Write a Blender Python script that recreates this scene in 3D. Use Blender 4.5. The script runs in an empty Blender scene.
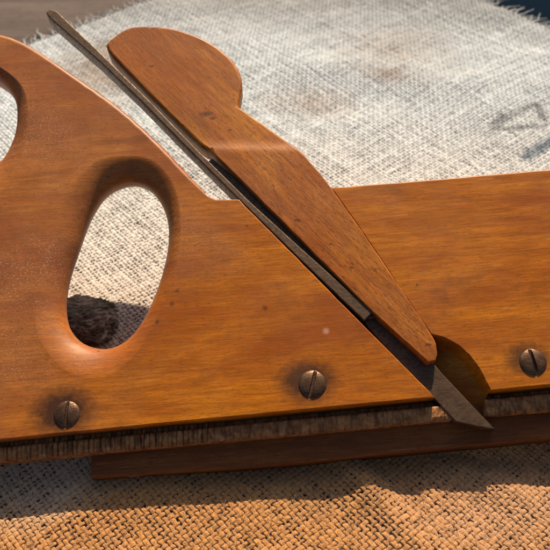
import bpy, math, random
import numpy as np
from mathutils import Vector, Matrix
from mathutils.geometry import delaunay_2d_cdt
random.seed(7); rng = np.random.default_rng(11)
S = bpy.context.scene; C = S.collection
R = math.radians

# ---------------------------------------------------------------- camera frame
ALPHA = R(44)          # camera looks down by this much
TILT = R(24)           # the plane lies on its fence, its face tilted up from the cloth
DIST = 0.28            # metres from lens to the wooden face
TANH = 0.349           # tan(half field of view)
def nv(v): return v / np.linalg.norm(v)
d = np.array([0, math.cos(ALPHA), -math.sin(ALPHA)])
cr = np.array([1., 0, 0]); cu = np.array([0, math.sin(ALPHA), math.cos(ALPHA)])
n = np.array([0, -math.sin(TILT), math.cos(TILT)])       # normal of the wooden face
X0 = np.array([1., 0, 0]); Y0 = np.array([0, math.cos(TILT), math.sin(TILT)])
a = R(4.9)
LX = X0*math.cos(a) + Y0*math.sin(a); LY = -X0*math.sin(a) + Y0*math.cos(a)
HT = 0.0450            # height of the middle of the wooden face over the table
T = np.array([0, 0, HT]); CAM = T - d*DIST

def ray(px, py):
    return d + cr*((px-275)/275*TANH) + cu*((275-py)/275*TANH)
def L(px, py, z=0.0):
    """a spot of the tool, in mm along the tool's own axes, z mm over its wooden face"""
    r = ray(px, py); o = T + n*z*0.001
    t = np.dot(o-CAM, n)/np.dot(r, n); p = CAM + r*t - T
    return np.array([np.dot(p, LX), np.dot(p, LY)])*1000
def G(px, py, z=0.0):
    r = ray(px, py); t = (z-CAM[2])/r[2]; return (CAM + r*t)[:2]

cam = bpy.data.cameras.new('camera'); co = bpy.data.objects.new('camera', cam); C.objects.link(co)
cam.sensor_width = 36; cam.lens = 18/TANH; cam.clip_start = 0.01; cam.clip_end = 50
co.location = CAM; co.rotation_euler = (math.pi/2-ALPHA, 0, 0)
cam.dof.use_dof = True; cam.dof.focus_distance = 0.272; cam.dof.aperture_fstop = 25
S.camera = co

# ---------------------------------------------------------------- light
GRAZE = R(19)
ip = nv(0.24*LX + 0.97*LY)
sun_dir = nv(math.cos(GRAZE)*ip + math.sin(GRAZE)*n)
W = bpy.data.worlds.new('World'); S.world = W; W.use_nodes = True
wn = W.node_tree.nodes; wl = W.node_tree.links
sky = wn.new('ShaderNodeTexSky'); sky.sky_type = 'NISHITA'; sky.sun_disc = False
sky.sun_elevation = math.asin(sun_dir[2]); sky.sun_rotation = math.atan2(sun_dir[0], sun_dir[1])
sky.dust_density = 4.0; sky.air_density = 1.0; sky.ozone_density = 0.3
wl.new(sky.outputs[0], wn['Background'].inputs[0]); wn['Background'].inputs[1].default_value = 0.055
sl = bpy.data.lights.new('sun', 'SUN'); sl.energy = 5.0; sl.angle = R(0.5); sl.color = (1.0, 0.77, 0.52)
so = bpy.data.objects.new('sun', sl); C.objects.link(so)
so.rotation_euler = Vector(sun_dir).to_track_quat('Z', 'Y').to_euler()
S.view_settings.view_transform = 'Standard'; S.view_settings.look = 'None'
S.view_settings.exposure = 0.72; S.view_settings.gamma = 1

# ---------------------------------------------------------------- node helper
class NT:
    def __init__(s, name):
        s.m = bpy.data.materials.new(name); s.m.use_nodes = True
        s.t = s.m.node_tree; s.b = s.t.nodes['Principled BSDF']
        s.tc = s.t.nodes.new('ShaderNodeTexCoord')
    def node(s, typ, **k):
        x = s.t.nodes.new(typ)
        for a_, v in k.items(): setattr(x, a_, v)
        return x
    def set(s, sock, v):
        if hasattr(v, 'is_output') : s.t.links.new(v, sock)
        elif v is not None: sock.default_value = v
    def map(s, src, scale=(1, 1, 1), loc=(0, 0, 0), rot=(0, 0, 0)):
        m = s.node('ShaderNodeMapping'); s.set(m.inputs[0], src)
        m.inputs['Scale'].default_value = scale; m.inputs['Location'].default_value = loc; m.inputs['Rotation'].default_value = rot
        return m.outputs[0]
    def noise(s, vec, scale, detail=3, rough=0.5, dist=0.0):
        x = s.node('ShaderNodeTexNoise'); s.set(x.inputs['Vector'], vec)
        x.inputs['Scale'].default_value = scale; x.inputs['Detail'].default_value = detail
        x.inputs['Roughness'].default_value = rough; x.inputs['Distortion'].default_value = dist
        return x.outputs[0]
    def ramp(s, f, stops, interp='LINEAR'):
        x = s.node('ShaderNodeValToRGB'); s.set(x.inputs[0], f); cr_ = x.color_ramp; cr_.interpolation = interp
        while len(cr_.elements) < len(stops): cr_.elements.new(0.5)
        for e, (p, c) in zip(cr_.elements, stops):
            e.position = p; e.color = (c, c, c, 1) if isinstance(c, (int, float)) else (*c, 1)
        return x.outputs[0]
    def mix(s, f, a_, b_, mode='MIX'):
        x = s.node('ShaderNodeMix', data_type='RGBA', blend_type=mode)
        s.set(x.inputs[0], f)
        for i, v in ((6, a_), (7, b_)):
            if isinstance(v, tuple): v = (*v, 1)
            s.set(x.inputs[i], v)
        return x.outputs[2]
    def math(s, op, a_, b_=None, c_=None, clamp=False):
        x = s.node('ShaderNodeMath', operation=op, use_clamp=clamp)
        s.set(x.inputs[0], a_); s.set(x.inputs[1], b_)
        if c_ is not None: s.set(x.inputs[2], c_)
        return x.outputs[0]
    def sep(s, v):
        x = s.node('ShaderNodeSeparateXYZ'); s.set(x.inputs[0], v); return x.outputs
    def dist(s, v, p):
        x = s.node('ShaderNodeVectorMath', operation='DISTANCE'); s.set(x.inputs[0], v)
        if hasattr(p, 'is_output'): s.set(x.inputs[1], p)
        else: x.inputs[1].default_value = p
        return x.outputs['Value']
    def bump(s, h, strength=0.3, distance=0.001, nrm=None):
        x = s.node('ShaderNodeBump'); x.inputs['Strength'].default_value = strength
        x.inputs['Distance'].default_value = distance; s.set(x.inputs['Height'], h)
        if nrm is not None: s.set(x.inputs['Normal'], nrm)
        return x.outputs[0]
    def done(s, col=None, rough=None, nrm=None, metal=None, **k):
        s.set(s.b.inputs['Base Color'], (*col, 1) if isinstance(col, tuple) else col)
        s.set(s.b.inputs['Roughness'], rough); s.set(s.b.inputs['Normal'], nrm); s.set(s.b.inputs['Metallic'], metal)
        for kk, v in k.items(): s.set(s.b.inputs[kk.replace('_', ' ')], v)
        return s.m

MM = 0.001
SCREWS = [(67, 414, 12.2, 3), (312.5, 384, 13.2, 19), (533, 362, 13.0, -6)]
SCL = [L(px, py) for px, py, _, _ in SCREWS]

def wood(name, c1, c2, c3, angle=0.0, fleck=0.5, rough=0.42, stains=False, coat=0.15, dust=0.3, off=0.0, dents=()):
    t = NT(name); O = t.tc.outputs['Object']
    v = t.map(O, rot=(0, 0, -angle), loc=(off, off*0.7, off*0.3))
    # slow warp makes the rings wander
    g1 = t.noise(t.map(v, (10, 120, 40)), 1.0, 5, 0.6, 0.5)
    g2 = t.noise(t.map(v, (120, 1500, 500)), 1.0, 4, 0.65, 0.4)
    g3 = t.noise(t.map(v, (12, 34, 14)), 1.0, 4, 0.6, 0.8)
    g4 = t.noise(t.map(v, (24, 420, 150)), 1.0, 3, 0.6, 0.8)
    col = t.mix(t.ramp(g1, [(0.36, 0.0), (0.64, 1.0)]), c1, c2)
    col = t.mix(t.ramp(g3, [(0.42, 0.0), (0.62, 0.85)]), col, c3)
    col = t.mix(t.ramp(g4, [(0.44, 0.30), (0.56, 0.0)]), col, tuple(x*0.45 for x in c1))
    col = t.mix(t.math('MULTIPLY', t.ramp(g2, [(0.42, 1.0), (0.55, 0.0)]), 0.38), col, tuple(x*0.42 for x in c1))
    if stains:      # varnish worn to a dull reddish brown round the grip and along the top, amber where it survives
        ox, oy, oz = t.sep(O)
        wv = t.math('ADD', t.math('MULTIPLY', ox, -9.0), t.math('MULTIPLY', oy, 6.5))
        wv = t.math('ADD', wv, t.math('MULTIPLY', t.math('SUBTRACT', t.noise(O, 38, 4, 0.6), 0.5), 1.1))
        worn = t.ramp(wv, [(0.05, 0.0), (0.75, 1.0)])
        col = t.mix(t.math('MULTIPLY', worn, 0.75), col, t.mix(1.0, col, (0.82, 0.80, 1.5), 'MULTIPLY'))
        col = t.mix(t.math('MULTIPLY', worn, 0.22), col, (0.30, 0.17, 0.115))
    # short dark medullary flecks
    f = t.noise(t.map(v, (480, 3600, 900)), 1.0, 2, 0.5)
    fm = t.ramp(f, [(0.58, 0.0), (0.64, 1.0)])
    mg = t.noise(v, 3300, 2, 0.7)
    col = t.mix(t.ramp(mg, [(0.35, 0.22), (0.65, 0.0)]), col, tuple(x*0.4 for x in c1))
    col = t.mix(t.math('MULTIPLY', fm, fleck), col, tuple(x*0.32 for x in c1))
    # pale rubbed specks, mostly round the grip
    w = t.noise(t.map(v, (0.6, 1.3, 1)), 2100, 2, 0.7)
    wm = t.noise(v, 26, 4, 0.65)
    wear = t.math('MULTIPLY', t.ramp(w, [(0.57, 0.0), (0.70, 1.0)]), t.ramp(wm, [(0.46, 0.0), (0.62, 1.0)]))
    if stains: wear = t.math('MULTIPLY', wear, t.math('ADD', t.math('MULTIPLY', worn, 0.9), 0.1))
    col = t.mix(t.math('MULTIPLY', wear, dust), col, (0.55, 0.36, 0.22))
    dm = t.noise(v, 48, 5, 0.7)
    col = t.mix(t.math('MULTIPLY', t.ramp(dm, [(0.54, 0.0), (0.74, 1.0)]), 0.45), col, (0.09, 0.034, 0.012))
    # fine hairline scratches
    for rr_, kk_ in ((0.5, 0.22), (-0.9, 0.18)):
        sc1 = t.noise(t.map(v, (40, 5200, 40), rot=(0, 0, rr_)), 1.0, 1, 0.5); scm = t.noise(v, 110+60*rr_, 2)
        col = t.mix(t.math('MULTIPLY', t.math('MULTIPLY', t.ramp(sc1, [(0.69, 0.0), (0.73, 1.0)]), t.ramp(scm, [(0.5, 0.0), (0.6, 1.0)])), kk_*2), col, (0.50, 0.30, 0.17))
    for px, py, r_, z_ in dents:
        q = L(px, py); vv = t.map(O, (1, 1, 0), (-q[0]*MM, -q[1]*MM, 0), )
        vv = t.map(vv, (0.55, 1.2, 0), rot=(0, 0, -angle))
        dd = t.math('ADD', t.dist(vv, (0, 0, 0)), t.math('MULTIPLY', t.math('SUBTRACT', t.noise(O, 1100, 3), 0.5), 0.0022))
        col = t.mix(t.math('MULTIPLY', t.ramp(t.math('DIVIDE', dd, r_*MM), [(0.3, 1.0), (1.0, 0.0)]), 0.8), col, (0.05, 0.02, 0.01))
    if stains:
        x, y, z = t.sep(O)
        wob = t.noise(O, 420, 3, 0.6)
        for (sx, sy), k, r in ((SCL[0], 1.0, 10.0), (SCL[1], 0.95, 9.5), (SCL[2], 0.85, 7.5)):
            vv = t.map(O, (0.75, 1.0, 0.0), (-(sx-1.5)*MM*0.75, -(sy+1.2)*MM, 0))
            dd = t.math('ADD', t.dist(vv, (0, 0, 0)), t.math('MULTIPLY', t.math('SUBTRACT', wob, 0.5), 0.0055))
            m = t.ramp(t.math('DIVIDE', dd, r*MM), [(0.42, 1.0), (1.0, 0.0)])
            col = t.mix(t.math('MULTIPLY', m, k), col, (0.055, 0.022, 0.010))
        # small dents, filled with grime, and one pale paint speck
        for px, py, r in ((172, 304, 1.1), (177, 291, .8), (388, 325, 1.2), (417, 285, .7), (265, 308, 1.3), (96, 348, .7), (247, 226, .6), (157, 322, .9)):
            q = L(px, py); vv = t.map(O, (1, 1, 0), (-q[0]*MM, -q[1]*MM, 0))
            dd = t.math('ADD', t.dist(vv, (0, 0, 0)), t.math('MULTIPLY', t.math('SUBTRACT', t.noise(O, 1500, 2), 0.5), 0.0016))
            col = t.mix(t.math('MULTIPLY', t.ramp(t.math('DIVIDE', dd, r*MM), [(0.3, 1.0), (1.0, 0.0)]), 0.75), col, (0.06, 0.022, 0.01))
        q = L(326, 331); vv = t.map(O, (1, 1, 0), (-q[0]*MM, -q[1]*MM, 0))
        col = t.mix(t.ramp(t.math('DIVIDE', t.dist(vv, (0, 0, 0)), 1.5*MM), [(0.3, 0.55), (1.0, 0.0)]), col, (0.50, 0.33, 0.26))
        # old dark crack line over the hand hole
        q = L(120, 141); vv = t.map(O, (0.10, 1, 0), (-q[0]*MM*0.10, -q[1]*MM, 0))
        dd = t.math('ADD', t.dist(vv, (0, 0, 0)), t.math('MULTIPLY', t.math('SUBTRACT', t.noise(O, 160, 2), 0.5), 0.004))
        col = t.mix(t.ramp(t.math('DIVIDE', dd, 3.0*MM), [(0.2, 0.32), (1.0, 0.0)]), col, (0.09, 0.03, 0.012))
    h = t.math('ADD', t.math('MULTIPLY', g2, 0.6), t.math('MULTIPLY', fm, -0.25))
    h = t.math('ADD', h, t.math('MULTIPLY', t.noise(v, 700, 4, 0.6), 0.5))
    b = t.bump(h, 0.22, 0.0002)
    b = t.bump(t.noise(v, 90, 2, 0.5), 0.25, 0.0009, b)
    rg = t.ramp(wm, [(0.3, rough-0.08), (0.7, rough+0.14)])
    return t.done(col, rg, b, Coat_Weight=coat, Coat_Roughness=0.4, Specular_IOR_Level=0.18)

M_body = wood('honey_beech', (0.39, 0.112, 0.005), (0.56, 0.195, 0.008), (0.27, 0.058, 0.004), 0.0, 0.50, 0.42, True, 0.06, 0.95)
wedge_dir = (L(372, 312) - L(209, 149)); wa = math.atan2(wedge_dir[1], wedge_dir[0])
M_wedge = wood('red_beech', (0.30, 0.078, 0.009), (0.41, 0.124, 0.013), (0.58, 0.225, 0.022), wa, 0.85, 0.45, False, 0.06, 0.3, 0.3,
    [(206, 114, 2.0, 0), (213, 118, 1.0, 0), (152, 66, .8, 0), (298, 221, .8, 0), (330, 245, .7, 0), (158, 27, 1.0, 0), (147, 27, .7, 0), (230, 130, .6, 0), (428, 345, .8, 0), (352, 268, .6, 0)])
M_fence = wood('dark_oiled_wood', (0.17, 0.050, 0.009), (0.24, 0.080, 0.014), (0.14, 0.038, 0.008), 0.0, 0.4, 0.5, False, 0.05, 0.1, 0.9)

def metal(name, c1, c2, rust, metalness, rough, sc=1.0):
    t = NT(name); O = t.tc.outputs['Object']
    a_ = t.noise(O, 220*sc, 5, 0.65); b_ = t.noise(O, 900*sc, 4, 0.6)
    sc_ = t.noise(t.map(O, (60, 1600, 600), rot=(0, 0, -wa)), 1.0, 3, 0.6)
    col = t.mix(t.ramp(a_, [(0.35, 0.0), (0.65, 1.0)]), c1, c2)
    col = t.mix(t.ramp(b_, [(0.48, 0.0), (0.66, 0.8)]), col, rust)
    h = t.math('ADD', a_, t.math('ADD', t.math('MULTIPLY', b_, 0.8), t.math('MULTIPLY', sc_, 0.3 if sc < 1.2 else 0.0)))
    return t.done(col, t.ramp(b_, [(0.35, rough-0.08), (0.65, rough+0.2)]), t.bump(h, 0.4, 0.00025), metalness)
M_iron = metal('tarnished_steel', (0.055, 0.030, 0.015), (0.100, 0.060, 0.032), (0.036, 0.014, 0.006), 0.35, 0.44)
M_screw = metal('dull_brass', (0.080, 0.040, 0.020), (0.15, 0.088, 0.052), (0.03, 0.015, 0.009), 0.7, 0.38, 1.6)

# ---------------------------------------------------------------- mesh helpers
def mesh_obj(name, verts, faces, mat, parent=None, smooth=None, scale=MM):
    me = bpy.data.meshes.new(name)
    me.from_pydata([tuple(float(c)*scale for c in v) for v in verts], [], faces); me.update()
    if smooth is not None:
        me.polygons.foreach_set('use_smooth', smooth if isinstance(smooth, (list, np.ndarray)) else [smooth]*len(me.polygons))
    me.materials.append(mat)
    o = bpy.data.objects.new(name, me); C.objects.link(o)
    if parent: o.parent = parent
    return o
def tag(o, label, cat=None, group=None, kind=None):
    if label: o['label'] = label
    if cat: o['category'] = cat
    if group: o['group'] = group
    if kind: o['kind'] = kind
def catmull(P, m=8, closed=False):
    P = [np.array(p, float) for p in P]; out = []; k = len(P)
    rngs = range(k) if closed else range(k-1)
    for i in rngs:
        if closed: p0, p1, p2, p3 = P[i-1], P[i], P[(i+1) % k], P[(i+2) % k]
        else:
            p1, p2 = P[i], P[i+1]; p0 = P[i-1] if i else 2*p1-p2; p3 = P[i+2] if i+2 < k else 2*p2-p1
        for j in range(m):
            t = j/m
            out.append(0.5*((2*p1)+(-p0+p2)*t+(2*p0-5*p1+4*p2-p3)*t*t+(-p0+3*p1-3*p2+p3)*t**3))
    if not closed: out.append(P[-1])
    return out
def line(p, q, m): p = np.array(p, float); q = np.array(q, float); return [p+(q-p)*i/m for i in range(m+1)]
def joinpts(*segs):
    out = []
    for s in segs:
        for p in s:
            if not out or np.linalg.norm(out[-1]-p) > 1e-6: out.append(np.array(p, float))
    if np.linalg.norm(out[0]-out[-1]) < 1e-6: out.pop()
    return out
def ccw(P):
    A = sum(P[i-1][0]*P[i][1]-P[i][0]*P[i-1][1] for i in range(len(P)))
    return A > 0
def inset(P, r):
    """move every vertex of a CCW loop inwards by r[i]"""
    k = len(P); out = []
    for i in range(k):
        e1 = nv(P[i]-P[i-1]+1e-12); e2 = nv(P[(i+1) % k]-P[i]+1e-12)
        n1 = np.array([-e1[1], e1[0]]); n2 = np.array([-e2[1], e2[0]])
        b = n1+n2; l = np.linalg.norm(b)
        if l < 1e-6: out.append(P[i]+n1*r[i]); continue
        b /= l; out.append(P[i]+b*r[i]/max(0.45, float(np.dot(b, n1))))
    return out
def inside(p, poly):
    x, y = p; c = False; k = len(poly); j = k-1
    for i in range(k):
        xi, yi = poly[i]; xj, yj = poly[j]
        if (yi > y) != (yj > y) and x < (xj-xi)*(y-yi)/(yj-yi)+xi: c = not c
        j = i
    return c

class MeshB:
    def __init__(s): s.v = []; s.f = []; s.sm = []
    def ring(s, P, z):
        i0 = len(s.v); zz = z if hasattr(z, '__len__') else [z]*len(P)
        s.v += [(p[0], p[1], q) for p, q in zip(P, zz)]; return list(range(i0, i0+len(P)))
    def bridge(s, A, B, closed=True, smooth=True, flip=False):
        k = len(A)
        for i in range(k if closed else k-1):
            j = (i+1) % k; q = (A[i], A[j], B[j], B[i])
            s.f.append(q[::-1] if flip else q); s.sm.append(smooth)
    def cap(s, loops, zf, up=True, step=4.0):
        """flat or gently shaped sheet spanning a loop (first) less its holes"""
        P = []; E = []; idx = []
        for lp in loops:
            b = len(P); P += [Vector((s.v[i][0], s.v[i][1])) for i in lp]; idx += lp
            E += [(b+i, b+(i+1) % len(lp)) for i in range(len(lp))]
        polys = [[(s.v[i][0], s.v[i][1]) for i in lp] for lp in loops]
        A = np.array(polys[0]); mn = A.min(0); mx = A.max(0); nb = len(P)
        allb = np.array([tuple(p) for p in P])
        y = mn[1]+step*0.5
        while y < mx[1]:
            x = mn[0]+step*0.5
            while x < mx[0]:
                if np.min(np.hypot(allb[:, 0]-x, allb[:, 1]-y)) > step*0.5 and inside((x, y), polys[0]) and not any(inside((x, y), h) for h in polys[1:]):
                    P.append(Vector((x, y)))
                x += step
            y += step
        V, _, F, ov, _, _ = delaunay_2d_cdt(P, E, [], 0, 1e-5)
        mp = {}
        for k, vv in enumerate(V):
            o = ov[k]
            if o and o[0] < nb: mp[k] = idx[o[0]]
            else:
                mp[k] = len(s.v); s.v.append((vv[0], vv[1], zf(vv[0], vv[1]) if callable(zf) else zf))
        for f in F:
            c = sum((V[i] for i in f), Vector((0, 0)))/len(f)
            if not inside(c, polys[0]) or any(inside(c, h) for h in polys[1:]): continue
            g = [mp[i] for i in f]
            ar = sum(V[f[i-1]][0]*V[f[i]][1]-V[f[i]][0]*V[f[i-1]][1] for i in range(len(f)))
            if (ar > 0) != up: g = g[::-1]
            s.f.append(tuple(g)); s.sm.append(callable(zf))
    def slab(s, P, r, z1, z0, holes=(), zf=None, m=5, step=5.0, rb=0.6):
        """thick piece: rounded front edge (radius r per vertex), walls, back. P in CCW"""
        if not ccw(P): P = P[::-1]; r = list(r)[::-1] if hasattr(r, '__len__') else r
        if not hasattr(r, '__len__'): r = [r]*len(P)
        jx = sum(len(P) for _ in (0,))*0.37
        P = [p+0.05*np.array([math.sin(p[1]*1.7+jx)+math.sin(p[1]*4.3), math.sin(p[0]*1.3+jx)+math.sin(p[0]*3.9)]) for p in P]
        r = np.array(r, float); top = lambda x, y: (zf(x, y) if zf else z1)
        ins = inset(P, r*1.0); ins2 = inset(P, r+0.12)
        rings = []
        i2 = s.ring(ins2, [top(*p) for p in ins2]); rings.append(i2)
        for k in range(m+1):
            th = math.pi/2*k/m
            Q = [ins[i]+(P[i]-ins[i])*math.sin(th) for i in range(len(P))]
            rings.append(s.ring(Q, [top(*ins[i])-r[i]*(1-math.cos(th)) for i in range(len(P))]))
        rings.append(s.ring(P, z0+rb)); bi = inset(P, [rb]*len(P)); back = s.ring(bi, z0); rings.append(back)
        for A, B in zip(rings, rings[1:]): s.bridge(A, B, smooth=True, flip=True)
        hf = []; hb = []
        for outer, inner, depth in holes:          # outer/inner CCW, same count
            prev = None
            for k in range(0, 13):
                th = math.pi/2*k/12
                t0_ = 0.36; th = t0_+(math.pi/2-t0_)*k/12
                fx = (math.sin(th)-math.sin(t0_))/(1-math.sin(t0_)); fz_ = (math.cos(t0_)-math.cos(th))/math.cos(t0_)
                Q = [o+(i-o)*fx for o, i in zip(outer, inner)]
                rg = s.ring(Q, z1-depth*fz_)
                if prev is None: hf.append(rg)
                else: s.bridge(prev, rg, smooth=True, flip=False)
                prev = rg
            for k in range(1, 7):
                th = math.pi/2*k/6
                Q = [i+(o-i)*(1-math.cos(th))*0.6 for o, i in zip(outer, inner)]
                rg = s.ring(Q, z1-depth-(z1-depth-z0)*math.sin(th)); s.bridge(prev, rg, smooth=True, flip=False); prev = rg
            hb.append(prev)
        s.cap([i2]+hf, zf if zf else z1, True, step); s.cap([back]+hb, z0, False, 12)
        return s
    def build(s, name, mat, parent=None): return mesh_obj(name, s.v, s.f, mat, parent, np.array(s.sm))

# ---------------------------------------------------------------- the wooden plane
plane = bpy.data.objects.new('hand_plane', None); C.objects.link(plane)
Rm = Matrix(((LX[0], LY[0], n[0], T[0]), (LX[1], LY[1], n[1], T[1]), (LX[2], LY[2], n[2], T[2]), (0, 0, 0, 1)))
plane.matrix_world = Rm
tag(plane, 'old honey coloured wooden moulding plane with hand hole, wedge and iron, lying on burlap', 'hand plane')

def LL(P, z=0.0): return [L(p[0], p[1], z) for p in P]
def byangle(P, c, k=96, m=16):
    Q = np.array(catmull(P, m, True)); Q = np.array([L(*p) for p in Q]) if False else Q
    ang = np.unwrap(np.arctan2(-(Q[:, 1]-c[1]), Q[:, 0]-c[0]))
    if ang[-1] < ang[0]: Q = Q[::-1]; ang = ang[::-1]
    A = np.concatenate([ang-2*math.pi, ang, ang+2*math.pi]); QQ = np.concatenate([Q, Q, Q])
    o = np.argsort(A); A = A[o]; QQ = QQ[o]
    th = np.linspace(-math.pi, math.pi, k, endpoint=False)
    return [np.array([np.interp(t, A, QQ[:, 0]), np.interp(t, A, QQ[:, 1])]) for t in th]

THICK = 15.0
inner = [(128, 183), (148, 188), (163, 207), (169, 232), (166, 262), (156, 295), (142, 324), (126, 342), (106, 349.5), (84, 344), (70, 328), (66, 305), (70, 277), (80, 246), (92, 215), (107, 193)]
outer = [(126, 156), (152, 160), (171, 180), (180, 210), (179, 250), (168, 292), (152, 328), (134, 356), (106, 376), (72, 374), (46, 350), (34, 318), (37, 282), (50, 240), (66, 195), (94, 163)]
cH = (117, 266)
hi = LL(byangle(inner, cH), -7.0); ho = LL(byangle(outer, cH), 0)
inner2 = [(18, 120), (15, 100), (0, 83), (-28, 70), (-60, 75), (-80, 100), (-82, 132), (-62, 165), (-30, 178), (0, 164), (14, 142)]
outer2 = [(28, 112), (22, 86), (0, 67), (-30, 53), (-68, 60), (-94, 95), (-96, 137), (-72, 184), (-32, 203), (4, 190), (22, 152)]
c2 = (-32, 122)
hi2 = LL(byangle(inner2, c2), -7.0); ho2 = LL(byangle(outer2, c2), 0)

arc = catmull([(-128, 200), (-136, 130), (-112, 72), (-70, 43), (-32, 32), (0, 33), (30, 45), (75, 75), (120, 107), (160, 143), (188, 173), (208, 196)], 7)
slotL = line((239, 199.5), (435, 397), 24)
botL = line((435, 397), (-128, 452), 40)
Lout = joinpts(arc, [(216, 199.5)], slotL, botL)
Lr = [(2.0 if i < len(arc)-9 else 2.0-0.19*(i-len(arc)+9)) if i < len(arc)-1 else 0.4 for i in range(len(Lout))]
mb = MeshB()
LLout = LL(Lout)
mb.slab(LLout, Lr, 0.0, -THICK, holes=[(ho, hi, 7.0), (ho2, hi2, 7.0)], step=5.0)
# right cheek with the scooped shavings throat
topR = line((660, 160), (331, 187.5), 20)
edgeR = catmull([(331, 187.5), (352, 217), (376, 252), (403, 293), (431, 334)], 6)
cres = catmull([(431, 334), (449, 340), (466, 352), (480, 370), (490.5, 390.5)], 6)
botR = line((490.5, 390.5), (660, 374.5), 12)
Rout = joinpts(topR, edgeR, cres, botR)
Rr = [0.7 if i < 20 else 0.4 for i in range(len(Rout))]
mb.slab(LL(Rout), Rr, 0.0, -THICK, step=6.0)
# scooped floor of the throat, from its lip down to the mouth
lip = LL(cres); low = LL(catmull([(424, 340), (431, 362), (444, 383), (463, 401), (481, 416)], 6), -8.6)
prev = None
for k in range(9):
    s_ = k/8
    Q = [p+(q-p)*s_ for p, q in zip(lip, low)]
    rg = mb.ring(Q, -0.4-8.6*(s_**0.36))
    if prev: mb.bridge(prev, rg, closed=False, smooth=True, flip=True)
    prev = rg
# web behind the wedge and iron
web = [(228, 202), (345, 190.5), (441, 330), (500, 386), (430, 395)]
mb.slab(LL(web), 0.3, -9.0, -THICK+0.7, step=12)
body = mb.build('body', M_body, plane)

# wedge
wl_edge = joinpts(line((428, 363), (372, 312), 6), line((372, 312), (299, 239), 8), line((299, 239), (209, 149.5), 10))
knobL = catmull([(209, 149.5), (199, 143), (160, 105), (122, 66), (110, 53), (106.5, 46), (107.5, 42), (116, 34.5), (127, 28), (139, 25.6), (154, 26), (173, 28), (197, 35.5), (218, 47), (234, 62), (241.5, 78), (241, 92), (238, 106)], 5)
back = catmull([(238, 106), (262, 123), (283, 138), (300, 151)], 4)
wr = catmull([(300, 151), (330, 187), (376, 252), (404, 294), (432, 336), (437, 352), (436, 361)], 6)
W_out = joinpts(wl_edge, knobL, back, wr)
wr_r = [0.5]*len(wl_edge)+[1.15]*(len(knobL)-1)+[0.9]*(len(back)-1)+[0.5]*(len(W_out)-len(wl_edge)-len(knobL)-len(back)+2)
wr_r = (wr_r+[0.5]*len(W_out))[:len(W_out)]
pa = L(209, 150); pb = L(300, 151); cd = nv(pb-pa); cn = np.array([-cd[1], cd[0]])
def wz(x, y):
    h = float(np.dot(np.array([x, y])-pa, cn))        # mm above the crease
    if h > 5.0: return 0.0
    if h > 0: q = h/5.0; return 0.70*(1-q)**2
    return 0.70+0.004*h
mw = MeshB(); mw.slab(LL(W_out), wr_r, 0.9, -8.4, zf=wz, step=1.3)
mw.build('wedge', M_wedge, plane)

# iron: tapered tail on edge, then the wider blade below the step
tail = [(46, 12), (50, 9), (57, 11), (100, 52), (150, 101), (199, 151.5), (249, 200.5), (299, 246), (345, 287.5), (373, 311.5), (364.5, 321), (300, 259), (238, 198), (184, 144.5), (140, 100), (100, 61.5), (51, 19)]
mi = MeshB(); mi.slab(LL(tail), 0.35, -0.1, -7.8, m=3, step=3)
blade = [(372, 311), (426, 353), (440, 371), (466, 399), (495.5, 429), (476, 426), (455, 421.5), (433, 397), (363, 322)]
mi.slab(LL([(212, 158), (252, 192), (384, 316), (365, 319), (300, 257), (238, 196.5), (205, 164)], -1.5), 0.3, -1.5, -7.9, m=2, step=4)
mi.slab(LL(blade, -3.0), 0.3, -3.0, -8.0, m=3, step=3)
iron = mi.build('iron', M_iron, plane)

# ---- skate: scored metal strip under the sole, in two lengths either side of the mouth
def skate(x0, x1, y0a, y1a, y0b, y1b, zt, tag_):
    m_ = MeshB(); N = int(abs(x1-x0)*2.2); rows = []
    K = 16
    rngt = random.Random(int(x0)+5)
    ticks = []; x = x0
    while x < x1: ticks.append((x, rngt.uniform(0.4, 1.0), rngt.uniform(-0.05, 0.05))); x += rngt.uniform(4.2, 6.2)
    for j in range(K+1):
        Q = []; zz = []
        for i in range(N+1):
            f = i/N; px = x0+(x1-x0)*f; ya = y0a+(y0b-y0a)*f; yb = y1a+(y1b-y1a)*f
            g = j/K; py = ya+(yb-ya)*g
            z = zt
            for tx, dp, sk in ticks:
                dx = abs(px-tx-sk*(py-ya))
                if dx < 1.0: z -= 1.0*dp*(1-dx/1.0)*(1.0 if px < 210 else 0.35)
            z += 0.03*math.sin(px*1.3+py)+0.05*math.sin(px*0.47+py*0.7)
            if g > 0.9: z -= 0.4
            z -= (2.0+2.5*min(1, max(0, (px-60)/250)))*min(1, max(0, (0.44-g)/0.06))
            q = L(px, py, zt); Q.append(q); zz.append(z)
        rows.append(m_.ring(Q, zz))
    for A, B in zip(rows, rows[1:]): m_.bridge(A, B, closed=False, smooth=True, flip=True)
    bt = m_.ring([(m_.v[i][0], m_.v[i][1]) for i in rows[-1]], -10.0); m_.bridge(rows[-1], bt, closed=False, smooth=False, flip=True)
    tp = m_.ring([(m_.v[i][0], m_.v[i][1]) for i in rows[0]], -10.0); m_.bridge(rows[0], tp, closed=False, smooth=False)
    m_.bridge(tp, bt, closed=False, smooth=False)
    for e in (0, -1):
        f = [r[e] for r in rows]+[bt[e], tp[e]]; m_.f.append(tuple(f if e else f[::-1])); m_.sm.append(False)
    o = m_.build('skate', M_skate, plane); return o
t = NT('scored_rusty_strip'); O = t.tc.outputs['Object']
nA = t.noise(O, 380, 4, 0.7); nB = t.noise(t.map(O, (500, 160, 300)), 1.0, 3, 0.6)
col = t.mix(t.ramp(nA, [(0.38, 0.0), (0.66, 1.0)]), (0.20, 0.080, 0.024), (0.42, 0.21, 0.085))
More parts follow.
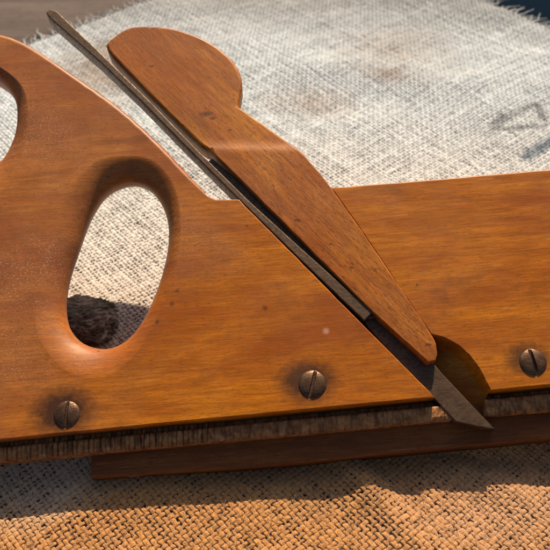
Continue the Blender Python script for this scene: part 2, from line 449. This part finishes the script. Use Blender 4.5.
col = t.mix(t.ramp(nB, [(0.40, 0.6), (0.52, 0.0)]), col, (0.05, 0.022, 0.012)); t.b.inputs['Specular IOR Level'].default_value = 0.2
M_skate = t.done(col, t.ramp(nA, [(0.3, 0.35), (0.7, 0.7)]), t.bump(t.math('ADD', nA, nB), 0.4, 0.0003), 0.1)
skate(-128, 452, 449, 473.5, 393, 419.5, -3.4, 'a')
skate(485, 660, 387, 415.5, 371, 401.5, -3.6, 'b')

# fence bar of dark wood below the skate
fb = [(91, 440), (91, 478.5), (170, 473), (250, 467.5), (340, 459), (430, 450), (550, 438.5), (660, 428), (660, 386), (430, 409)]
mf = MeshB(); mf.slab(LL(joinpts(*[line(fb[i], fb[(i+1) % len(fb)], 6) for i in range(len(fb))]), -7.6), 0.7, -7.6, -THICK-2.0, step=8)
mf.build('fence', M_fence, plane)

# hidden prop: the fence stem behind the stock that keeps the tool tilted
def prism(name, px0, py0, px1, py1, mat):
    q0 = L(px0, py0); q1 = L(px1, py1); x0, x1 = sorted((q0[0], q1[0])); y0, y1 = sorted((q0[1], q1[1]))
    m_ = MeshB()
    P = joinpts(line((x0, y0), (x1, y0), 2), line((x1, y0), (x1, y1), 2), line((x1, y1), (x0, y1), 2), line((x0, y1), (x0, y0), 2))
    # reaches from the back of the stock to the cloth
    yc = y1; drop = (HT*1000 + (Y0[2]*yc*0.98 + LY[2]*0)) / n[2]
    m_.slab(P, 0.5, -THICK+0.5, -drop+2.5, step=15)
    return m_.build(name, mat, plane)
prism('stem', 430, 215, 480, 250, M_fence)

# screws
def screw(px, py, rpx, slot_deg):
    c = L(px, py); r = rpx*0.356*1.0
    m_ = MeshB(); prev = None; sa = R(90-slot_deg); NR, NA = 44, 120
    ctr = None
    for k in range(1, NR+1):
        f = k/NR; Q = []; zz = []
        for j in range(NA):
            th = 2*math.pi*j/NA; rr = f*r
            x, y = rr*math.cos(th), rr*math.sin(th)
            z = 1.25*math.sqrt(max(0, 1-(f*0.985)**2))-0.12
            ds = abs(-x*math.sin(sa)+y*math.cos(sa))
            w = 0.42
            if ds < w+0.12: z = min(z, z*0+0.1+max(0, (ds-w)/0.12)*(z-0.1))
            Q.append((c[0]+x, c[1]+y)); zz.append(z)
        rg = m_.ring(Q, zz)
        if prev: m_.bridge(prev, rg, smooth=True, flip=True)
        else: m_.f.append(tuple(rg)); m_.sm.append(True)
        prev = rg
    b = m_.ring([(m_.v[i][0], m_.v[i][1]) for i in prev], -0.6); m_.bridge(prev, b, smooth=False, flip=True)
    return m_.build('screw', M_screw, plane)
for s_ in SCREWS: screw(*s_)

# ---------------------------------------------------------------- burlap, thread by thread
E1a, E1b = G(165, 0), G(45, 50); E2a, E2b = G(487, 0), G(550, 27)
e1 = nv(E1a-E1b)                                   # up and right, along the left back edge
e2 = nv(E2b-E2a)                                   # down and right, along the right back edge
print('edge angle', math.degrees(math.acos(float(np.dot(e1, e2)))))
ang1 = math.atan2(e1[1], e1[0]); ang2 = math.atan2(e2[1], e2[0])
ang1 = ang2+math.pi/2
print('angles', math.degrees(ang1), math.degrees(ang2))
u = np.array([math.cos(ang1), math.sin(ang1)]); w = np.array([math.cos(ang2), math.sin(ang2)])
# corner of the cloth: left back edge is w-coordinate minimum, right back edge is u-coordinate maximum
W0 = float(np.dot((E1a+E1b)/2, w)); U1 = float(np.dot((E2a+E2b)/2, u))
U1 -= 0.011
PITCH = 0.00180
_rs = np.random.default_rng(5)
KX = _rs.normal(size=(14, 2)); PH = _rs.uniform(0, 6.28, 14)
def hgt(x, y):
    """wrinkles of the cloth"""
    z = 0*x
    for (a_, b_), p in zip(KX[:6], PH[:6]): z = z+0.0006*np.sin(28*(a_*x+b_*y)+p)
    for (a_, b_), p in zip(KX[6:], PH[6:]): z = z+0.00016*np.sin(120*(a_*x+b_*y)+p)
    # a soft fold running out to the front right, one behind the tool
    def ridge(p, q, wd, am):
        p = np.array(p); q = np.array(q); dd = nv(q-p)
        s = (x-p[0])*dd[0]+(y-p[1])*dd[1]; e = (x-p[0])*(-dd[1])+(y-p[1])*dd[0]
        Ln = np.linalg.norm(q-p)
        return am*np.exp(-(e/wd)**2)/(1+np.exp(-(s+0.01)/0.006))/(1+np.exp((s-Ln)/0.008))
    z = z+ridge(G(345, 470), G(420, 560), 0.006, 0.0030)+ridge(G(300, 75), G(430, 90), 0.016, 0.0022)
    z = z+ridge(G(330, 165), G(560, 60), 0.020, 0.0016)+ridge(G(465, 480), G(560, 520), 0.008, 0.002)
    return z+0.0045
def sm1(key, t_, amp, fr):
    r_ = np.random.default_rng(abs(hash(key)) % (2**31) if not isinstance(key, int) else key)
    out = 0*t_
    for i in range(4): out = out+r_.normal()*np.sin(fr*(0.4+r_.random()*1.6)*t_+r_.uniform(0, 6.28))
    return out*amp/2
XMIN, XMAX, YMIN, YMAX = -0.235, 0.265, -0.155, 0.40
NS = 6; SUB = 4
class Threads:
    def __init__(s): s.V = []; s.F = []; s.UV = []; s.n = 0
    def tube(s, cx, cy, cz, hw, ht, fx, fy, seed, closed_end=False):
        """cx.. centre line, (fx,fy) its sideways direction, hw/ht half width and half thickness"""
        k = len(cx); th = np.arange(NS)/NS*2*math.pi
        c, sn = np.cos(th), np.sin(th)
        X = cx[:, None]+fx*hw[:, None]*c; Y = cy[:, None]+fy*hw[:, None]*c; Z = cz[:, None]+ht[:, None]*sn
        V = np.stack([X, Y, Z], -1).reshape(-1, 3)
        i = np.arange(k-1)[:, None]*NS; j = np.arange(NS)[None]; j2 = (j+1) % NS
        F = np.stack([i+j, i+j2, i+NS+j2, i+NS+j], -1).reshape(-1, 4)+s.n
        L_ = np.concatenate([[0], np.cumsum(np.hypot(np.diff(cx), np.diff(cy)))])+seed*0.731
        u0 = np.repeat(L_[:-1, None], NS, 1); u1 = np.repeat(L_[1:, None], NS, 1)
        v0 = np.repeat((np.arange(NS)/NS)[None], k-1, 0)+seed*0.37; v1 = v0+1.0/NS
        UV = np.stack([np.stack([u0, v0], -1), np.stack([u0, v1], -1), np.stack([u1, v1], -1), np.stack([u1, v0], -1)], 2).reshape(-1, 2)
        s.V.append(V); s.F.append(F); s.UV.append(UV); s.n += len(V)
    def build(s, name, mat, parent=None):
        V = np.concatenate(s.V); F = np.concatenate(s.F); UV = np.concatenate(s.UV)
        me = bpy.data.meshes.new(name)
        me.vertices.add(len(V)); me.vertices.foreach_set('co', V.astype(np.float32).ravel())
        me.loops.add(F.size); me.loops.foreach_set('vertex_index', F.astype(np.int32).ravel())
        me.polygons.add(len(F)); me.polygons.foreach_set('loop_start', (np.arange(len(F))*4).astype(np.int32))
        me.polygons.foreach_set('use_smooth', np.ones(len(F), bool))
        l = me.uv_layers.new(name='UVMap'); l.data.foreach_set('uv', UV.astype(np.float32).ravel())
        me.update(calc_edges=True); me.validate(); me.materials.append(mat)
        o = bpy.data.objects.new(name, me); C.objects.link(o)
        if parent: o.parent = parent
        return o
cloth_t = Threads(); fr_t = Threads(); fr_u = Threads()
corners = [np.array(p) for p in ((XMIN, YMIN), (XMAX, YMIN), (XMAX, YMAX), (XMIN, YMAX))]
def family(along, across, lo_a, hi_a, lo_c, hi_c, par, key):
    """threads running along 'along' between lo_a..hi_a, one for each pitch across"""
    j0 = math.ceil(lo_c/PITCH); j1 = math.floor(hi_c/PITCH)
    for j in range(j0, j1+1):
        cc = j*PITCH
        # clip to the modelled rectangle
        t0, t1 = lo_a, hi_a
        for ax, (mn, mx) in enumerate(((XMIN, XMAX), (YMIN, YMAX))):
            aa = along[ax]; bb = cc*across[ax]
            q = sorted(((mn-bb)/aa, (mx-bb)/aa)); t0 = max(t0, q[0]); t1 = min(t1, q[1])
        if t1-t0 < PITCH*2: continue
        t0 = math.floor(t0/PITCH)*PITCH
        t_ = np.arange(t0, t1, PITCH/SUB)
        off = sm1(key+j, t_, 0.00016, 60)+sm1(key+j+50000, t_, 0.00014, 420)+rng.normal()*0.00009
        wdm = (0.80+0.14*rng.normal())*(1+sm1(key+j+90000, t_, 0.20, 240)+sm1(key+j+20000, t_, 0.13, 1100)); wdm = np.clip(wdm, 0.42, 1.3)
        ci = cc+off
        x = along[0]*t_+across[0]*ci; y = along[1]*t_+across[1]*ci
        z = hgt(x, y)+par*(0.00023+sm1(key+j+7000, t_, 0.00003, 300))*np.cos(math.pi*(t_/PITCH+j))
        hw = PITCH*0.56*wdm; ht = PITCH*0.17*(0.85+0.2*wdm)
        cloth_t.tube(x, y, z, hw, ht, across[0], across[1], j+key*0.01)
        # loose end beyond the woven edge
        for end, at, sg in ((t1, hi_a, 1), (t0, lo_a, -1)):
            if abs(end-at) < PITCH*1.5 and rng.random() < 0.93:
                ln = 0.010+0.008*rng.random(); k = 12; q = np.linspace(0, 1, k)
                bend = rng.normal()*0.35; b2 = rng.normal()*0.25
                tt = (t_[-1] if sg > 0 else t_[0])+sg*q*ln; c_ = (ci[-1] if sg > 0 else ci[0])+ln*(bend*q**2+b2*q**3)+0.0006*np.sin(q*9+rng.random()*6)
                x = along[0]*tt+across[0]*c_; y = along[1]*tt+across[1]*c_
                z = np.maximum(hgt(x, y)+0.0012*rng.normal()*q-0.0028*q, 0.0006)
                hw2 = PITCH*0.30*(1-0.6*q); (fr_t if par > 0 else fr_u).tube(x, y, z, hw2, hw2*0.7, across[0], across[1], j+17)
BIG = 1.0
family(u, w, -BIG, U1, W0, BIG, 1, 100000)
family(w, u, W0, BIG, -BIG, U1, -1, 300000)
# sheet added just under the weave to brighten the dark gaps between threads
def under():
    nx, ny = 120, 130
    xs_ = np.linspace(XMIN, XMAX, nx); ys_ = np.linspace(YMIN, YMAX, ny); V = []; idm = {}; F = []
    for i, x in enumerate(xs_):
        for j, y in enumerate(ys_):
            if x*w[0]+y*w[1] > W0+0.004 and x*u[0]+y*u[1] < U1-0.004:
                idm[i, j] = len(V); V.append((x, y, float(hgt(np.array([x]), np.array([y]))[0])-0.0009))
    for i in range(nx-1):
        for j in range(ny-1):
            q = [(i, j), (i+1, j), (i+1, j+1), (i, j+1)]
            if all(k in idm for k in q): F.append([idm[k] for k in q])
    return V, F
# stray fibres standing off the weave in front
fz = Threads(); 
def fibres(N, y0, y1, x0, x1):
    for i in range(N):
        x = rng.uniform(x0, x1); y = rng.uniform(y0, y1); an = rng.uniform(0, 6.28); ln = rng.uniform(0.002, 0.008); cv = rng.normal()*1.6
        q = np.linspace(0, 1, 7); aa = an+cv*q
        cx = x+np.cumsum(np.cos(aa))*ln/7; cy = y+np.cumsum(np.sin(aa))*ln/7
        if (cx @ np.ones(7)/7)*w[0]+(cy @ np.ones(7)/7)*w[1] < W0 or cx[0]*u[0]+cy[0]*u[1] > U1: continue
        cz = hgt(cx, cy)+0.0009+0.0012*np.sin(q*3.0)*rng.random()
        hw = np.full(7, 0.00006)*(1-0.5*q); fz.tube(cx, cy, cz, hw, hw, -math.sin(an), math.cos(an), i)
fibres(4200, -0.13, -0.03, -0.13, 0.14); fibres(1800, -0.03, 0.20, -0.2, 0.24)

def burlap_mat():
    t = NT('burlap'); O = t.tc.outputs['Object']; UV = t.tc.outputs['UV']
    g = G(275, 350); gx, gy = float(g[0]), float(g[1])
    xs = t.sep(O)
    # raw tan jute in front, glare on the far part painted in as pale blue-grey
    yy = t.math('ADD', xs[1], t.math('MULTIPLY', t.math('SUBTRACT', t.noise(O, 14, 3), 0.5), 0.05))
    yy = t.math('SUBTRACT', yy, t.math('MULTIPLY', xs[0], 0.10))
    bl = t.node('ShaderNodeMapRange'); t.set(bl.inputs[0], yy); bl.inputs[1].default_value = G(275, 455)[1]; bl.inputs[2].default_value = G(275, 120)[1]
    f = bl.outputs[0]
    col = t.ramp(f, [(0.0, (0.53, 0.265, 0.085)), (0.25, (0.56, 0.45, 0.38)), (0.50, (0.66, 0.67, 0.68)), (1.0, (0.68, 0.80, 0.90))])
    # colour turns grey towards the far side
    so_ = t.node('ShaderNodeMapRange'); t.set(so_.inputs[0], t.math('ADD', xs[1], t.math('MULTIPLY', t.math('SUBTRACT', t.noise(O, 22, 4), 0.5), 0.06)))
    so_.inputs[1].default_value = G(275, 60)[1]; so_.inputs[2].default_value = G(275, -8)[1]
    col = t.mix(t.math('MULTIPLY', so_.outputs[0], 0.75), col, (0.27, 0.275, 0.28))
    # per thread and fibre variation
    pv = t.noise(t.map(UV, (90, 0.9, 1)), 1.0, 2, 0.5)
    col = t.mix(t.math('MULTIPLY', t.ramp(pv, [(0.3, 0.0), (0.7, 1.0)]), 0.30), col, t.mix(1.0, col, (0.62, 0.50, 0.40), 'MULTIPLY'))
    fb_ = t.noise(t.map(UV, (900, 9, 1), rot=(0, 0, 0.0)), 1.0, 4, 0.7)
    col = t.mix(t.math('MULTIPLY', t.ramp(fb_, [(0.38, 1.0), (0.56, 0.0)]), t.ramp(f, [(0.1, 0.5), (0.5, 0.18)])), col, t.mix(1.0, col, (0.50, 0.42, 0.34), 'MULTIPLY'))
    # brown water stains, and one painted tint of skylit shadow
    def spot(px, py, sx, sy, rot, c, k, edge=0.5, wob=0.5):
        nonlocal col
        q = G(px, py)
        v = t.map(t.map(O, (1, 1, 0), (-q[0], -q[1], 0)), (1/sx, 1/sy, 0), rot=(0, 0, 0))
        dd = t.math('ADD', t.dist(v, (0, 0, 0)), t.math('MULTIPLY', t.math('SUBTRACT', t.noise(O, 45, 4, 0.6), 0.5), wob*2))
        col = t.mix(t.math('MULTIPLY', t.ramp(dd, [(edge, 1.0), (1.0, 0.0)]), k), col, c)
    spot(395, 62, 0.045, 0.045, 0, (0.36, 0.28, 0.22), 0.45, 0.1)
    spot(385, 88, 0.016, 0.010, 0, (0.30, 0.22, 0.17), 0.55, 0.1)
    spot(310, 110, 0.030, 0.020, 0, (0.42, 0.33, 0.26), 0.50, 0.1)
    spot(255, 165, 0.035, 0.02, 0, (0.42, 0.34, 0.27), 0.5, 0.1)
    spot(120, 75, 0.05, 0.05, 0, (0.32, 0.26, 0.21), 0.75, 0.4)
    spot(330, 500, 0.035, 0.015, 0, (0.36, 0.20, 0.085), 0.45, 0.1)
    spot(500, 520, 0.05, 0.025, 0, (0.48, 0.29, 0.17), 0.6, 0.2)
    spot(20, 470, 0.05, 0.025, 0, (0.58, 0.42, 0.28), 0.85, 0.5)  # sky fill in the tool's shadow at front left, painted into the colour
    # faint blue grey stencil strokes
    def stroke(p, q, wd, c, k):
        nonlocal col
        P = G(*p); Q = G(*q); m = (P+Q)/2; l = np.linalg.norm(Q-P)/2; an = math.atan2(Q[1]-P[1], Q[0]-P[0])
        v = t.map(O, (1, 1, 0), (-m[0], -m[1], 0)); v = t.map(v, (1, 1, 0), rot=(0, 0, -an)); sx = t.sep(v)
        ex = t.math('MAXIMUM', t.math('SUBTRACT', t.math('ABSOLUTE', sx[0]), float(l)), 0.0)
        dd = t.math('SQRT', t.math('ADD', t.math('MULTIPLY', ex, ex), t.math('MULTIPLY', sx[1], sx[1])))
        dd = t.math('ADD', dd, t.math('MULTIPLY', t.math('SUBTRACT', t.noise(O, 300, 3, 0.6), 0.5), wd*1.6))
        col = t.mix(t.math('MULTIPLY', t.ramp(t.math('DIVIDE', dd, wd), [(0.3, 1.0), (1.0, 0.0)]), k), col, c)
    blue = (0.20, 0.23, 0.26)
    stroke((491, 135), (500, 128), 0.004, blue, 0.7); stroke((500, 128), (534, 114), 0.0035, blue, 0.65)
    stroke((534, 114), (543, 130), 0.003, blue, 0.7); stroke((541, 134), (500, 138), 0.003, blue, 0.65)
    stroke((536, 116), (560, 110), 0.002, blue, 0.4)
    stroke((524, 164), (560, 142), 0.0045, (0.12, 0.18, 0.25), 0.85)
    h = t.math('ADD', fb_, t.noise(t.map(UV, (3500, 12, 1), rot=(0, 0, 0.0)), 1.0, 2, 0.6))
    b = t.bump(h, 1.0, 0.0006)
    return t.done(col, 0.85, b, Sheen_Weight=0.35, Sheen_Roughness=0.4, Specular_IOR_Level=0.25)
M_burlap = burlap_mat()
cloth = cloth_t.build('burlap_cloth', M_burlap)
tag(cloth, 'coarse woven burlap cloth, tan in front and pale grey behind from painted-in light, spread under the plane', 'cloth')
V_, F_ = under(); mesh_obj('added_backing', V_, F_, M_burlap, cloth, True, 1.0)
fr_t.build('fringe', M_burlap, cloth); fr_u.build('fringe', M_burlap, cloth)
lf = fz.build('loose_fibres', M_burlap, cloth); tag(lf, None, kind='stuff')

# ---------------------------------------------------------------- table, floor
def burn(name, c1, c2, rough, spec=0.1):
    t = NT(name); O = t.tc.outputs['Object']
    g = t.noise(t.map(O, (9, 120, 30), rot=(0, 0, 0.5)), 1.0, 5, 0.6, 0.4); n2 = t.noise(O, 120, 5, 0.7)
    col = t.mix(t.ramp(g, [(0.3, 0.0), (0.7, 1.0)]), c1, c2)
    col = t.mix(t.ramp(n2, [(0.5, 0.0), (0.75, 0.5)]), col, tuple(x*0.5 for x in c1))
    return t.done(col, rough, t.bump(t.math('ADD', g, n2), 0.4, 0.0008), Specular_IOR_Level=spec)
M_table = burn('weathered_board', (0.060, 0.048, 0.046), (0.105, 0.085, 0.080), 0.7)
M_floor = burn('navy_floor', (0.004, 0.010, 0.020), (0.006, 0.014, 0.028), 1.0, 0.0)
# table edge runs just past the cloth on the right, parallel to its back edge
TU = U1+0.004
def box_poly(name, P, z1, z0, mat):
    k = len(P); V = [(p[0], p[1], z1) for p in P]+[(p[0], p[1], z0) for p in P]
    F = [tuple(range(k)), tuple(range(2*k-1, k-1, -1))]+[(i, k+i, k+(i+1) % k, (i+1) % k)[::-1] for i in range(k)]
    return mesh_obj(name, V, F, mat, scale=1.0)
def UW(a_, b_): p = u*a_+w*b_; return (float(p[0]), float(p[1]))
tab = box_poly('tabletop', [UW(-0.75, -0.7), UW(-0.75, 0.75), UW(TU, 0.75), UW(TU, -0.7)], 0.0, -0.03, M_table)
tag(tab, None, kind='structure')
fl = box_poly('floor', [(-6, -6), (6, -6), (6, 6), (-6, 6)], -0.72, -0.76, M_floor); tag(fl, None, kind='structure')

# ---------------------------------------------------------------- dark crumpled scrap behind the hand hole
def scrap():
    import bmesh
    bm = bmesh.new(); bmesh.ops.create_icosphere(bm, subdivisions=6, radius=1)
    from mathutils import noise as mn
    c = G(80, 338)
    for v in bm.verts:
        p = v.co.copy(); k = 1+0.30*mn.noise(p*1.6)+0.20*abs(mn.noise(p*4.2))+0.10*mn.noise(p*10)+0.05*mn.noise(p*26)
        v.co = Vector((p.x*0.0175*k, p.y*0.0110*k, p.z*0.0050*k))
        v.co.z = max(v.co.z, -0.005)
    me = bpy.data.meshes.new('bark_scrap'); bm.to_mesh(me); bm.free()
    me.polygons.foreach_set('use_smooth', [True]*len(me.polygons))
    t = NT('dark_bark'); O = t.tc.outputs['Object']
    n1 = t.noise(O, 120, 5, 0.7, 0.6); n2 = t.noise(O, 520, 4, 0.7)
    col = t.mix(t.ramp(n1, [(0.42, 0.0), (0.62, 1.0)]), (0.07, 0.05, 0.034), (0.20, 0.155, 0.115))
    col = t.mix(t.ramp(n1, [(0.54, 0.0), (0.62, 0.8)]), col, (0.36, 0.29, 0.23))
    t.done(col, 0.85, t.bump(t.math('ADD', n1, n2), 0.9, 0.0012)); me.materials.append(t.m)
    o = bpy.data.objects.new('bark_scrap', me); C.objects.link(o); o.location = (c[0], c[1], 0.0095)
    tag(o, 'dark crumbly bark scrap on the burlap, seen through the bottom of the hand hole', 'bark scrap')
scrap()
